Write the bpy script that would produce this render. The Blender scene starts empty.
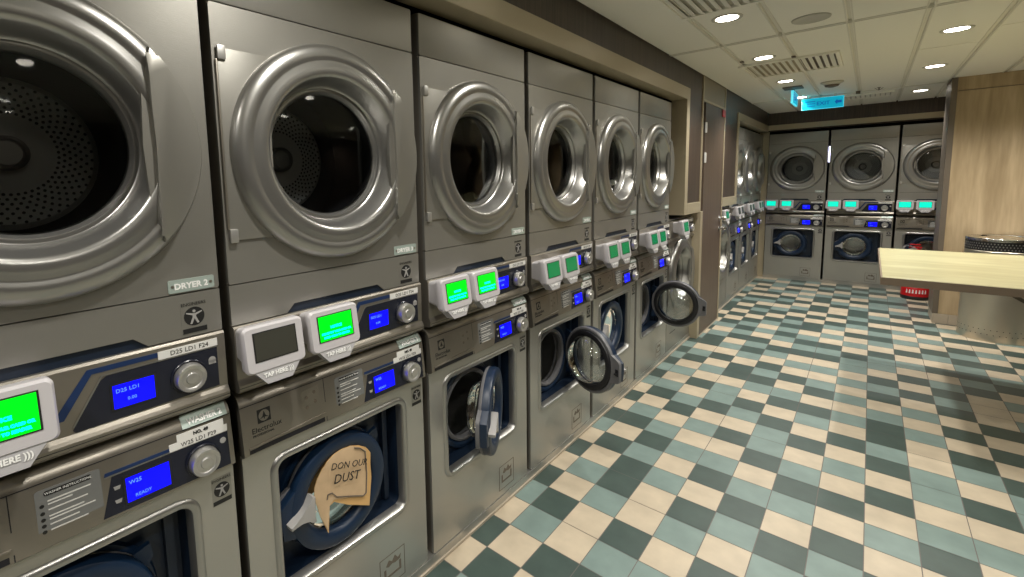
import bpy, bmesh, math, random
from mathutils import Vector, Matrix
C = bpy.context.scene.collection
PI = math.pi
cos, sin, rad = math.cos, math.sin, math.radians

# ------------------------------------------------------------------ materials
def mat(name, col, metal=0.0, rough=0.5, spec=0.5, coat=0.0, emit=None, estr=0.0, bump=0.0, bscale=(60, 60, 60), var=0.0, vscale=(3, 3, 3)):
    m = bpy.data.materials.new(name); m.use_nodes = True
    nt = m.node_tree; b = nt.nodes['Principled BSDF']
    b.inputs['Base Color'].default_value = (*col, 1)
    b.inputs['Metallic'].default_value = metal
    b.inputs['Roughness'].default_value = rough
    b.inputs['Specular IOR Level'].default_value = spec
    b.inputs['Coat Weight'].default_value = coat
    if emit:
        b.inputs['Emission Color'].default_value = (*emit, 1); b.inputs['Emission Strength'].default_value = estr
    if bump or var:
        tc = nt.nodes.new('ShaderNodeTexCoord')
    if bump:
        mp = nt.nodes.new('ShaderNodeMapping'); mp.inputs['Scale'].default_value = bscale
        n = nt.nodes.new('ShaderNodeTexNoise'); n.inputs['Scale'].default_value = 1; n.inputs['Detail'].default_value = 3
        bp = nt.nodes.new('ShaderNodeBump'); bp.inputs['Strength'].default_value = bump; bp.inputs['Distance'].default_value = 0.002
        nt.links.new(tc.outputs['Object'], mp.inputs[0]); nt.links.new(mp.outputs[0], n.inputs[0])
        nt.links.new(n.outputs[0], bp.inputs['Height']); nt.links.new(bp.outputs[0], b.inputs['Normal'])
    if var:
        mp = nt.nodes.new('ShaderNodeMapping'); mp.inputs['Scale'].default_value = vscale
        n = nt.nodes.new('ShaderNodeTexNoise'); n.inputs['Scale'].default_value = 1; n.inputs['Detail'].default_value = 5
        r = nt.nodes.new('ShaderNodeValToRGB')
        r.color_ramp.elements[0].position = .3; r.color_ramp.elements[1].position = .7
        r.color_ramp.elements[0].color = (*[c * (1 - var) for c in col], 1)
        r.color_ramp.elements[1].color = (*[min(1, c * (1 + var)) for c in col], 1)
        nt.links.new(tc.outputs['Object'], mp.inputs[0]); nt.links.new(mp.outputs[0], n.inputs[0])
        nt.links.new(n.outputs[0], r.inputs[0]); nt.links.new(r.outputs[0], b.inputs['Base Color'])
    return m

def wood(name, dark, light, scale=(14, 14, .9), rough=.45):
    m = bpy.data.materials.new(name); m.use_nodes = True
    nt = m.node_tree; b = nt.nodes['Principled BSDF']; b.inputs['Roughness'].default_value = rough
    tc = nt.nodes.new('ShaderNodeTexCoord'); mp = nt.nodes.new('ShaderNodeMapping'); mp.inputs['Scale'].default_value = scale
    n = nt.nodes.new('ShaderNodeTexNoise'); n.inputs['Scale'].default_value = 1; n.inputs['Detail'].default_value = 6
    n.inputs['Distortion'].default_value = .6
    n2 = nt.nodes.new('ShaderNodeTexNoise'); n2.inputs['Scale'].default_value = 5; n2.inputs['Detail'].default_value = 4
    mx = nt.nodes.new('ShaderNodeMath'); mx.operation = 'MULTIPLY_ADD'; mx.inputs[1].default_value = .35
    r = nt.nodes.new('ShaderNodeValToRGB')
    r.color_ramp.elements[0].position = .42; r.color_ramp.elements[1].position = .92
    r.color_ramp.elements[0].color = (*dark, 1); r.color_ramp.elements[1].color = (*light, 1)
    L = nt.links
    L.new(tc.outputs['Object'], mp.inputs[0]); L.new(mp.outputs[0], n.inputs[0]); L.new(mp.outputs[0], n2.inputs[0])
    L.new(n2.outputs[0], mx.inputs[0]); L.new(n.outputs[0], mx.inputs[2]); L.new(mx.outputs[0], r.inputs[0]); L.new(r.outputs[0], b.inputs['Base Color'])
    return m

def glassy(name, tint, refl=.12, ior=1.45):
    m = bpy.data.materials.new(name); m.use_nodes = True
    nt = m.node_tree; nt.nodes.clear()
    o = nt.nodes.new('ShaderNodeOutputMaterial'); t = nt.nodes.new('ShaderNodeBsdfTransparent'); g = nt.nodes.new('ShaderNodeBsdfGlossy')
    f = nt.nodes.new('ShaderNodeFresnel'); f.inputs['IOR'].default_value = ior; mx = nt.nodes.new('ShaderNodeMixShader')
    t.inputs[0].default_value = (*tint, 1); g.inputs[0].default_value = (1, 1, 1, 1); g.inputs['Roughness'].default_value = .03
    a = nt.nodes.new('ShaderNodeMath'); a.operation = 'ADD'; a.inputs[1].default_value = refl; a.use_clamp = True
    L = nt.links
    L.new(f.outputs[0], a.inputs[0]); L.new(a.outputs[0], mx.inputs[0]); L.new(t.outputs[0], mx.inputs[1]); L.new(g.outputs[0], mx.inputs[2]); L.new(mx.outputs[0], o.inputs[0])
    return m

def perforated(name, base, hole, N=46, pitch=.0125, r0=.10, r1=.185):
    """round holes in rings about the object's own axis (local x,z)"""
    m = bpy.data.materials.new(name); m.use_nodes = True
    nt = m.node_tree; b = nt.nodes['Principled BSDF']; b.inputs['Metallic'].default_value = .1; b.inputs['Roughness'].default_value = .5
    L = nt.links
    def M(op, a, c=None, d=None):
        n = nt.nodes.new('ShaderNodeMath'); n.operation = op
        for i, v in enumerate((a, c, d)):
            if v is None: continue
            if isinstance(v, (int, float)): n.inputs[i].default_value = v
            else: L.new(v, n.inputs[i])
        return n.outputs[0]
    tc = nt.nodes.new('ShaderNodeTexCoord'); sp = nt.nodes.new('ShaderNodeSeparateXYZ'); L.new(tc.outputs['Object'], sp.inputs[0])
    X, Z = sp.outputs[0], sp.outputs[2]
    R = M('SQRT', M('ADD', M('MULTIPLY', X, X), M('MULTIPLY', Z, Z)))
    rr = M('DIVIDE', R, pitch); k = M('FLOOR', rr)
    th = M('MULTIPLY', M('DIVIDE', M('ARCTAN2', Z, X), 2 * PI), N)
    aa = M('ADD', th, M('MULTIPLY', k, .5))
    fa = M('SUBTRACT', M('FRACT', aa), .5); fr = M('SUBTRACT', M('FRACT', rr), .5)
    arc = M('DIVIDE', M('MULTIPLY', R, 2 * PI / N), pitch)
    fa = M('MULTIPLY', fa, arc)
    d = M('SQRT', M('ADD', M('MULTIPLY', fa, fa), M('MULTIPLY', fr, fr)))
    ins = M('LESS_THAN', d, .31)
    ins = M('MULTIPLY', ins, M('MULTIPLY', M('GREATER_THAN', R, r0), M('LESS_THAN', R, r1)))
    mx = nt.nodes.new('ShaderNodeMix'); mx.data_type = 'RGBA'; L.new(ins, mx.inputs[0])
    mx.inputs[6].default_value = (*base, 1); mx.inputs[7].default_value = (*hole, 1)
    L.new(mx.outputs[2], b.inputs['Base Color'])
    return m

M_ = dict(
    steel=mat('brushed_steel', (.34, .33, .30), .7, .40, bump=.12, bscale=(40, 4, 700), var=.05, vscale=(2, 2, 2)),
    steel_low=mat('washer_steel', (.45, .44, .405), .7, .36, bump=.12, bscale=(40, 4, 700), var=.05, vscale=(2, 2, 2)),
    ring=mat('satin_silver_plastic', (.38, .375, .36), .85, .30),
    ring2=mat('satin_grey_plastic', (.33, .32, .29), .7, .38),
    bronze=mat('bronze_grey_panel', (.30, .275, .235), .75, .33, bump=.1, bscale=(10, 4, 500)),
    dark=mat('black_gap', (.008, .008, .012), 0, .5),
    fascia=mat('black_fascia', (.012, .014, .025), 0, .25),
    navy=mat('navy_plastic', (.005, .018, .046), 0, .38),
    navy2=mat('deep_navy_plastic', (.005, .013, .030), 0, .42),
    navyline=mat('navy_stripe', (.01, .03, .10), 0, .3),
    blue=mat('blue_display', (0, 0, .3), 0, .3, emit=(0.0, 0.0, 1.0), estr=1.3),
    bluetxt=mat('pale_blue_pixels', (.1, .2, .9), 0, .3, emit=(.05, .16, 1.0), estr=1.2),
    green=mat('green_screen', (0, .3, 0), 0, .2, emit=(0.0, .72, .01), estr=1.0),
    dgreen=mat('deep_green_screen', (0, .1, .03), 0, .2, emit=(0.0, .10, .03), estr=1.0),
    teal=mat('turquoise_screen', (0, .2, .15), 0, .2, emit=(0.0, .62, .40), estr=1.0),
    cyantxt=mat('cyan_screen_text', (0, .5, .6), 0, .3, emit=(0.0, .75, .8), estr=1.0),
    off=mat('switched_off_screen', (.045, .045, .035), 0, .40),
    reader=mat('pale_lilac_plastic', (.53, .51, .525), 0, .36),
    readerlip=mat('pale_grey_plastic', (.42, .41, .42), 0, .4),
    white=mat('white_print', (.85, .85, .83), 0, .5),
    black=mat('black_print', (.012, .012, .012), 0, .5),
    sticker=mat('white_sticker', (.74, .73, .70), 0, .45),
    plate=mat('pale_green_plate', (.42, .50, .46), .3, .35),
    instr=mat('grey_instruction_film', (.25, .255, .255), .4, .3),
    chrome=mat('chrome', (.75, .75, .74), 1, .14),
    knob=mat('silver_knob', (.55, .54, .52), .8, .38),
    latch=mat('light_grey_latch', (.36, .35, .34), 0, .4),
    inner=mat('grey_door_frame', (.15, .148, .155), 0, .35),
    gasket=mat('black_rubber', (.012, .012, .014), 0, .45),
    drum=mat('drum_steel', (.42, .42, .41), .9, .35, bump=.8, bscale=(90, 90, 90)),
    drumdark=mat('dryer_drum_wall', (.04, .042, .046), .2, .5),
    perf=perforated('perforated_drum_back', (.70, .67, .60), (.004, .004, .004)),
    glass=glassy('dark_tinted_glass', (.84, .86, .88), .0, 1.32),
    bowl=glassy('clear_door_glass', (.86, .88, .88), .10),
    kraft=mat('kraft_paper', (.56, .40, .24), 0, .8, var=.08, vscale=(20, 20, 20)),
    kraft2=mat('orange_kraft_paper', (.62, .38, .15), 0, .8),
    cream=mat('cream_floor_tile', (.52, .44, .325), 0, .42, var=.10, vscale=(9, 9, 9), bump=.25, bscale=(25, 25, 25)),
    light=mat('grey_green_floor_tile', (.185, .255, .235), 0, .42, var=.10, vscale=(9, 9, 9), bump=.25, bscale=(25, 25, 25)),
    deep=mat('dark_green_floor_tile', (.050, .078, .068), 0, .42, var=.12, vscale=(9, 9, 9), bump=.25, bscale=(25, 25, 25)),
    grout=mat('grout', (.16, .14, .13), 0, .8),
    ceil=mat('cream_ceiling_panel', (.88, .85, .76), 0, .55),
    tbar=mat('ceiling_grid', (.74, .71, .62), 0, .5),
    trimm=mat('beige_metal_frame', (.44, .375, .26), .25, .42),
    panel=mat('grey_beige_panel', (.28, .24, .18), .2, .45),
    laminate=wood('dark_brown_laminate', (.034, .024, .018), (.085, .060, .044), (70, 70, 1.2)),
    doorlam=wood('brown_door_laminate', (.075, .052, .036), (.135, .098, .072), (70, 70, 1.2)),
    oak=wood('pale_oak', (.33, .24, .135), (.56, .43, .27), (9, 9, .9)),
    oakx=wood('pale_oak_tabletop', (.40, .36, .19), (.58, .55, .33), (1.6, 9, 9), .3),
    edge=mat('oak_edge_band', (.20, .15, .105), 0, .5),
    post=mat('bronze_corner_post', (.16, .13, .10), .2, .45),
    beige=mat('beige_skirting_tile', (.42, .36, .28), 0, .45),
    binm=mat('bin_steel', (.62, .57, .48), .9, .32, bump=.15, bscale=(300, 300, 3)),
    red=mat('red_paint', (.55, .008, .012), 0, .3),
    lamp=mat('lamp_diffuser', (1, 1, 1), 0, .4, emit=(1, .93, .80), estr=14),
    exitc=mat('cyan_sign_panel', (0, .3, .4), 0, .3, emit=(0.0, .24, .36), estr=.8),
    exitd=mat('blue_sign_ink', (0, .1, .3), 0, .3, emit=(0.0, .04, .22), estr=.8),
    exitl=mat('pale_cyan_sign_edge', (.1, .6, .7), 0, .3, emit=(.06, .50, .60), estr=.9),
    led=mat('white_violet_led', (1, 1, 1), 0, .4, emit=(.7, .7, 1), estr=3),
    offwhite=mat('off_white_plastic', (.55, .53, .46), 0, .45),
    mesh=mat('speaker_mesh', (.50, .48, .42), 0, .6),
    cloth=mat('white_laundry', (.93, .93, .91), 0, .8),
)

# ------------------------------------------------------------------ mesh helpers
class MB:
    """mesh builder in machine coordinates: x to the right, o = out of the front, z up"""
    def __init__(s, z0=0.0, local=None):
        s.v = []; s.f = []; s.z0 = z0; s.T = local
    def add(s, vs, fs):
        k = len(s.v); s.v += [tuple(p) for p in vs]; s.f += [tuple(i + k for i in f) for f in fs]
    def box(s, x0, x1, o0, o1, z0, z1, bev=0.0):
        bm = bmesh.new()
        for x in (x0, x1):
            for o in (o0, o1):
                for z in (z0, z1): bm.verts.new((x, o, z))
        bm.verts.ensure_lookup_table(); V = bm.verts
        for f in ((0, 1, 3, 2), (4, 6, 7, 5), (0, 4, 5, 1), (2, 3, 7, 6), (0, 2, 6, 4), (1, 5, 7, 3)): bm.faces.new([V[i] for i in f])
        if bev: bmesh.ops.bevel(bm, geom=list(bm.edges), offset=bev, segments=2, affect='EDGES', profile=.6)
        s.frombm(bm)
    def frombm(s, bm):
        bm.verts.index_update(); s.add([v.co[:] for v in bm.verts], [[v.index for v in f.verts] for f in bm.faces]); bm.free()
    def prism(s, pts, o0, o1, bev=0.0, tilt=None):
        """pts: outline (x,z); extruded from o0 to o1 (out)"""
        bm = bmesh.new()
        a = [bm.verts.new((x, o1, z)) for x, z in pts]; b = [bm.verts.new((x, o0, z)) for x, z in pts]
        n = len(pts); top = bm.faces.new(a); bm.faces.new(b[::-1])
        for i in range(n): bm.faces.new((a[i], b[i], b[(i + 1) % n], a[(i + 1) % n]))
        if bev: bmesh.ops.bevel(bm, geom=[e for e in top.edges], offset=bev, segments=2, affect='EDGES', profile=.6)
        s.frombm(bm)
    def holed(s, outer, inners, o0, o1):
        """flat plate at o1 with holes, side walls back to o0"""
        bm = bmesh.new(); E = []
        for L in [outer] + inners:
            vs = [bm.verts.new((x, o1, z)) for x, z in L]
            for i in range(len(vs)): E.append(bm.edges.new((vs[i], vs[(i + 1) % len(vs)])))
        bmesh.ops.triangle_fill(bm, edges=E, use_beauty=True)
        s.frombm(bm)
        for L in [outer] + inners:
            n = len(L); s.add([(x, o1, z) for x, z in L] + [(x, o0, z) for x, z in L], [(i, (i + 1) % n, n + (i + 1) % n, n + i) for i in range(n)])
    def loft(s, loops, cap0=False, cap1=False):
        n = len(loops[0]); vs = [p for L in loops for p in L]; fs = []
        for k in range(len(loops) - 1):
            for i in range(n): fs.append((k * n + i, k * n + (i + 1) % n, (k + 1) * n + (i + 1) % n, (k + 1) * n + i))
        if cap0: fs.append(tuple(range(n)))
        if cap1: fs.append(tuple((len(loops) - 1) * n + i for i in range(n))[::-1])
        s.add(vs, fs)
    def lathe(s, prof, cx, cz, seg=56, sq=1.0):
        """prof: (radius, out) about an axis through (cx, cz)"""
        loops = []
        cap0 = prof[0][0] < 1e-6; cap1 = prof[-1][0] < 1e-6
        P = [(max(r, 1e-4), o) for r, o in prof]
        for r, o in P: loops.append([(cx + r * cos(2 * PI * i / seg), o, cz + r * sin(2 * PI * i / seg)) for i in range(seg)])
        s.loft(loops, cap0, cap1)
    def build(s, name, m, parent=None, smooth=False, loc=None, piv=None):
        """vertices given as (x, out, z); written as blender (x, -out, z - z0); piv = pivot (x,out,z) of the object"""
        px, po, pz = piv if piv else (0, 0, s.z0)
        me = bpy.data.meshes.new(name)
        me.from_pydata([(x - px, -(o - po), z - pz) for x, o, z in s.v], [], s.f)
        me.validate(); me.materials.append(m)
        bm = bmesh.new(); bm.from_mesh(me); bmesh.ops.recalc_face_normals(bm, faces=bm.faces); bm.to_mesh(me); bm.free()
        if smooth:
            for p in me.polygons: p.use_smooth = True
            try: me.set_sharp_from_angle(angle=rad(38))
            except Exception: pass
        o = bpy.data.objects.new(name, me); C.objects.link(o)
        if parent: o.parent = parent
        if piv: o.location = (px, -po, pz - s.z0)
        return o

def circ(cx, cz, r, n=48, a0=0, a1=2 * PI, close=False):
    k = n if not close else n - 1
    return [(cx + r * cos(a0 + (a1 - a0) * i / k), cz + r * sin(a0 + (a1 - a0) * i / k)) for i in range(n)]
def rrect(x0, x1, z0, z1, r, n=6):
    P = []
    for cx, cz, a in ((x1 - r, z1 - r, 0), (x0 + r, z1 - r, PI / 2), (x0 + r, z0 + r, PI), (x1 - r, z0 + r, 3 * PI / 2)):
        for i in range(n): t = a + PI / 2 * i / (n - 1); P.append((cx + r * cos(t), cz + r * sin(t)))
    return P

_txt = {}
def text(s, size, m, parent, x, o, z, z0, align='LEFT', name='lettering', stretch=1.0, slope=0.0, bold=0.0, parent_piv=None):
    """raised lettering on a front face; x,o,z = position of the baseline start"""
    key = (s, size, m.name, align, stretch, slope, bold)
    if key not in _txt:
        cu = bpy.data.curves.new('t', 'FONT'); cu.body = s; cu.size = size; cu.align_x = align; cu.extrude = .0004; cu.resolution_u = 2; cu.offset = bold
        ob = bpy.data.objects.new('t', cu); C.objects.link(ob)
        bpy.context.view_layer.update()
        me = bpy.data.meshes.new_from_object(ob.evaluated_get(bpy.context.evaluated_depsgraph_get()))
        bpy.data.objects.remove(ob); bpy.data.curves.remove(cu)
        for v in me.vertices:
            tx, ty, tz = v.co; v.co = (tx * stretch, -tz + slope * ty, ty)
        me.materials.clear(); me.materials.append(m); me.name = name; _txt[key] = me
    me = _txt[key]
    ob = bpy.data.objects.new(name, me); C.objects.link(ob); ob.parent = parent
    if parent_piv: ob.location = (x - parent_piv[0], -(o - parent_piv[1]), z - parent_piv[2])
    else: ob.location = (x, -o, z - z0)
    return ob

def empty(name, label=None, cat=None, group=None):
    o = bpy.data.objects.new(name, None); o.empty_display_size = .1; C.objects.link(o)
    tag(o, label, cat, group); return o
def tag(o, label=None, cat=None, group=None, kind=None):
    if label: o['label'] = label
    if cat: o['category'] = cat
    if group: o['group'] = group
    if kind: o['kind'] = kind
    return o
def kids(o): return [c for c in bpy.data.objects if c.parent == o]
def dup(o, parent=None):
    c = o.copy(); C.objects.link(c); c.parent = parent
    for ch in kids(o): dup(ch, c)
    return c
def find(o, name, k=0):
    L = sorted([c for c in kids(o) if c.name.split('.')[0] == name], key=lambda c: c.name); return L[k]
def remove(o):
    for c in kids(o): remove(c)
    bpy.data.objects.remove(o)

# ------------------------------------------------------------------ the dryer (upper machine)
ZD = 1.04            # base of the dryer above the floor
DC = (.363, 1.720)   # centre of the dryer door
def man_sticker(parent, x0, x1, z0, z1, o, zb):
    """round emblem with an arms-out figure, a word above, a bar below"""
    w = x1 - x0; h = z1 - z0; cx = (x0 + x1) / 2; cz = z0 + .52 * h; r = .40 * w
    m = MB(zb); m.prism([(x0, z0), (x1, z0), (x1, z1), (x0, z1)], o, o + .0006)
    s = m.build('emblem_sticker', M_['steel'], parent)
    m = MB(zb); m.prism(circ(cx, cz, r, 24), o + .0004, o + .0012); m.prism([(x0 + .03 * w, z0 + .02 * h), (x1 - .03 * w, z0 + .02 * h), (x1 - .03 * w, z0 + .17 * h), (x0 + .03 * w, z0 + .17 * h)], o + .0004, o + .0012)
    m.build('emblem_disc', M_['black'], s)
    m = MB(zb); q = r * .9
    F = [(-.12, .35), (-.85, .55), (-.88, .42), (-.18, .12), (-.2, -.1), (-.5, -.85), (-.28, -.88), (0, -.25), (.28, -.88), (.5, -.85), (.2, -.1), (.18, .12), (.88, .42), (.85, .55), (.12, .35)]
    m.prism([(cx + a * q, cz + b * q) for a, b in F], o + .001, o + .0018); m.prism(circ(cx, cz + .62 * q, .17 * q, 10), o + .001, o + .0018)
    m.build('emblem_figure', M_['latch'], s)
    text('ENGINEERS', .19 * w, M_['black'], s, cx, o + .001, z1 - .14 * h, zb, 'CENTER')

def knob(parent, x, o, z, zb):
    m = MB(zb); m.lathe([(.043, o), (.043, o + .004), (.041, o + .006), (.0405, o + .006)], x, z, 32); m.lathe([(.043, o + .003), (.0, o + .0031)], x, z, 32)
    s = m.build('knob_surround', M_['fascia'], parent, True)
    m = MB(zb); m.lathe([(.037, o), (.036, o + .022), (.034, o + .027), (.026, o + .026), (.024, o + .024), (.015, o + .024), (.013, o + .028), (0, o + .029)], x, z, 32)
    k = m.build('knob', M_['knob'], parent, True); return k

def make_reader():
    """coin-less payment terminal, origin at centre of its back, out = toward the user"""
    m = MB(0)
    def L(w, zt, zb_, ot, ob):
        P = rrect(-w / 2, w / 2, zb_, zt, .014, 5)
        return [(x, ot + (ob - ot) * (zt - z) / (zt - zb_), z) for x, z in P]
    m.loft([L(.150, .050, -.045, 0, 0), L(.158, .056, -.051, .040, .044), L(.182, .066, -.062, .052, .066), L(.185, .067, -.063, .075, .091), L(.176, .062, -.058, .082, .098)], True, True)
    b = m.build('card_reader', M_['reader'], None, True)
    # lip: a tapering tray under the screen
    m = MB(0)
    A = [(-.078, .094, -.050), (.078, .094, -.050), (.038, .104, -.097), (-.038, .104, -.097)]
    B = [(-.076, .050, -.054), (.076, .050, -.054), (.034, .062, -.101), (-.034, .062, -.101)]
    m.loft([B, A], True, True)
    lip = m.build('reader_lip', M_['readerlip'], b)
    def S(x0, x1, z0, z1, d=0.0):
        f = lambda z: .0825 + (.062 - z) / .120 * .016 + d
        return [(x0, f(z0), z0), (x1, f(z0), z0), (x1, f(z1), z1), (x0, f(z1), z1)]
    def plate(x0, x1, z0, z1, d0, d1, name, mt):
        m = MB(0); m.loft([S(x0, x1, z0, z1, d0), S(x0, x1, z0, z1, d1)], True, True); return m.build(name, mt, b)
    plate(-.066, .066, -.032, .050, -.002, .0008, 'screen_frame', M_['black'])
    scr = plate(-.062, .062, -.029, .047, 0, .0016, 'screen', M_['green'])
    t = text('TAP HERE )))', .0165, M_['white'], b, 0, .1016, -.078, 0, 'CENTER', slope=.2, bold=.0006)
    f = lambda z: .0825 + (.062 - z) / .120 * .016 + .002
    text('NOTICE', .0115, M_['cyantxt'], b, 0, f(.008), .006, 0, 'CENTER', name='screen_text', slope=.13, bold=.0008)
    text('PLEASE TAP YOUR CARD OR', .0085, M_['cyantxt'], b, 0, f(-.008), -.010, 0, 'CENTER', name='screen_text', slope=.13, bold=.0008)
    text('HOLD CARD TO READER', .0085, M_['cyantxt'], b, 0, f(-.02), -.022, 0, 'CENTER', name='screen_text', slope=.13, bold=.0008)
    return b

def make_dryer(label_text, code):
    cx, cz = DC; zb = ZD
    root = empty('tumble_dryer', 'x', 'dryer')
    W = .72
    m = MB(zb)   # casing: sides, back, top, floor
    m.box(0, .012, -.70, -.012, ZD, 2.2575); m.box(W - .012, W, -.70, -.012, ZD, 2.2575)
    m.box(.012, W - .012, -.70, -.69, ZD, 2.2575); m.box(.012, W - .012, -.69, -.012, 2.2455, 2.2575); m.box(.012, W - .012, -.69, -.012, ZD, ZD + .012)
    m.build('casing', M_['bronze'], root)
    m = MB(zb); m.prism(rrect(0, W, 2.1035, 2.2575, .006, 4), -.012, 0, .003); m.build('top_panel', M_['steel'], root, True)
    m = MB(zb); m.holed(rrect(0, W, 1.3525, 2.1005, .006, 4), [circ(cx, cz, .262, 48)], -.012, 0); m.build('front_panel', M_['steel'], root)
    m = MB(zb)
    m.prism([(0, 1.2365), (.165, 1.2365), (.19, 1.262), (.515, 1.262), (.545, 1.2365), (W, 1.2365), (W, 1.3495), (0, 1.3495)], -.012, .0)
    m.build('lower_panel', M_['steel'], root)
    m = MB(zb); m.box(.15, .56, -.05, -.006, 1.225, 1.268); m.build('finger_recess', M_['navy2'], root)
    m = MB(zb); m.box(.003, W - .003, -.03, -.0125, 1.23, 2.11)   # blackness inside the seams
    m.v = []; m.f = []
    m.holed([(.003, 1.225), (W - .003, 1.225), (W - .003, 2.25), (.003, 2.25)], [circ(cx, cz, .262, 48)], -.02, -.0125); m.build('seam_backing', M_['dark'], root)
    # control strip: a shallow tray with a bottom lip
    m = MB(zb)
    P = [(-.012, 1.234), (.006, 1.234), (.010, 1.228), (.010, 1.082), (.016, 1.074), (.020, 1.066), (.020, 1.052), (.012, 1.044), (-.012, 1.042)]
    m.loft([[(0, o, z) for o, z in P], [(W, o, z) for o, z in P]], True, True)
    cp = m.build('control_panel', M_['bronze'], root)
    m = MB(zb); m.box(0, W, .0195, .0207, 1.058, 1.0595); m.build('lip_line', M_['dark'], cp)
    F = [(.385, 1.090), (.442, 1.186), (.455, 1.194), (.698, 1.194), (.698, 1.088), (.39, 1.084)]
    m = MB(zb); m.prism(F, .0095, .0115); m.build('fascia', M_['fascia'], cp)
    m = MB(zb); m.prism([(.350, 1.118), (.372, 1.118), (.428, 1.206), (.56, 1.206), (.56, 1.218), (.420, 1.218)], .0095, .0112); m.build('navy_stripe', M_['navyline'], cp)
    m = MB(zb)
    for k in range(1): m.loft([[(.385 + 0, .0112, 1.097), (.4455, .0112, 1.1985), (.698, .0112, 1.1985), (.698, .0112, 1.1955), (.4475, .0112, 1.1955), (.3885, .0112, 1.097)], [(.385 + 0, .012, 1.097), (.4455, .012, 1.1985), (.698, .012, 1.1985), (.698, .012, 1.1955), (.4475, .012, 1.1955), (.3885, .012, 1.097)]], True, True)
    m.build('fascia_edging', M_['ring'], cp)
    m = MB(zb); m.box(.458, .552, .010, .0128, 1.106, 1.170); m.build('display_bezel', M_['black'], cp)
    m = MB(zb); m.box(.463, .547, .011, .0136, 1.110, 1.166); m.build('display', M_['blue'], cp)
    text('D25 LD1', .013, M_['bluetxt'], cp, .468, .0138, 1.147, zb, name='display_text'); text('0.00', .011, M_['bluetxt'], cp, .49, .0138, 1.124, zb, name='display_text')
    knob(cp, .625, .0115, 1.137, zb)
    m = MB(zb); m.prism(circ(.684, 1.163, .009, 16), .0112, .0124); m.prism([(.675, 1.152), (.693, 1.152), (.693, 1.163), (.675, 1.163)], .0112, .0124); m.build('service_icon', M_['latch'], cp)
    m = MB(zb); m.box(.560, .700, .0105, .0125, 1.199, 1.219); st = m.build('code_label', M_['sticker'], cp)
    text(code, .0165, M_['black'], st, .632, .0127, 1.2035, zb, 'CENTER')
    # door
    m = MB(zb)
    prof = [(.336, .001), (.336, .012), (.330, .024), (.318, .032), (.304, .036), (.292, .036), (.286, .033), (.281, .033), (.266, .037), (.250, .038), (.240, .035), (.234, .028),
            (.218, -.026), (.215, -.033), (.211, -.036), (.206, -.034), (.201, -.035), (.197, -.042), (.194, -.050), (.190, -.056), (.20, -.066), (.26, -.060), (.262, -.001)]
    m.lathe(prof, cx, cz, 72)
    door = m.build('door', M_['ring'], root, True)
    m = MB(zb); m.prism([(.012, 1.474), (.148, 1.474), (.148, 1.986), (.012, 1.986)], .0005, .006, .002); m.build('hinge_plate', M_['steel'], door, True)
    for za, zc in ((1.955, 1.992), (1.468, 1.505)):
        m = MB(zb); m.box(.010, .032, .004, .013, za, zc, .003); m.build('hinge', M_['knob'], door, True)
    m = MB(zb); m.box(.006, .012, -.002, .008, 1.505, 1.955, .002); m.build('hinge_rod', M_['bronze'], door, True)
    # grip: crescent plate on the free side
    R = .323; xc = .228
    a = math.acos(xc / R)
    arc = [(cx + R * cos(-a + 2 * a * i / 18), cz + R * sin(-a + 2 * a * i / 18)) for i in range(19)]
    chord = [(cx + xc, cz + .212), (cx + xc - .012, cz + .165), (cx + xc - .004, cz + .08), (cx + xc - .002, cz), (cx + xc - .004, cz - .08), (cx + xc - .012, cz - .165), (cx + xc, cz - .212)]
    m = MB(zb); m.prism(arc + chord, .012, .045, .008); m.build('door_grip', M_['ring2'], door, True)
    m = MB(zb); m.prism([(cx + xc - .020, cz - .15), (cx + xc + .01, cz - .15), (cx + xc + .01, cz + .15), (cx + xc - .020, cz + .15), (cx + xc - .027, cz)], .020, .0345); m.build('grip_shadow_gap', M_['ring2'], door)
    m = MB(zb); m.lathe([(0, -.040), (.06, -.041), (.12, -.044), (.196, -.051), (.196, -.055), (0, -.048)], cx, cz, 56); m.build('door_glass', M_['glass'], door, True)
    # drum
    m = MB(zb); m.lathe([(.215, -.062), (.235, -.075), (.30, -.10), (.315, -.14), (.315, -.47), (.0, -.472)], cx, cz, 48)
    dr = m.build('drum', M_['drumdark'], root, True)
    m = MB(zb); m.lathe([(.205, -.46), (.20, -.40), (.185, -.385), (.100, -.375), (.060, -.372), (0, -.372)], cx, cz, 56)
    m.build('perforated_plate', M_['perf'], dr, True, piv=(cx, -.38, cz))
    m = MB(zb); m.lathe([(.045, -.374), (.045, -.345), (.035, -.340), (.030, -.345), (0, -.345)], cx, cz, 32); m.build('drum_hub', M_['ring2'], dr, True)
    # plates and stickers
    m = MB(zb); m.prism(rrect(.598, .708, 1.356, 1.389, .004, 4), 0, .002); pl = m.build('name_plate', M_['plate'], root)
    text(label_text, .021, M_['white'], pl, .652, .0023, 1.3645, zb, 'CENTER', bold=.0008)
    m = MB(zb)
    for x in (.608, .699): m.prism(circ(x, 1.3725, .004, 8), .001, .003)
    m.build('plate_screws', M_['bronze'], pl)
    man_sticker(root, .622, .684, 1.243, 1.329, 0, zb)
    return root

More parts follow.
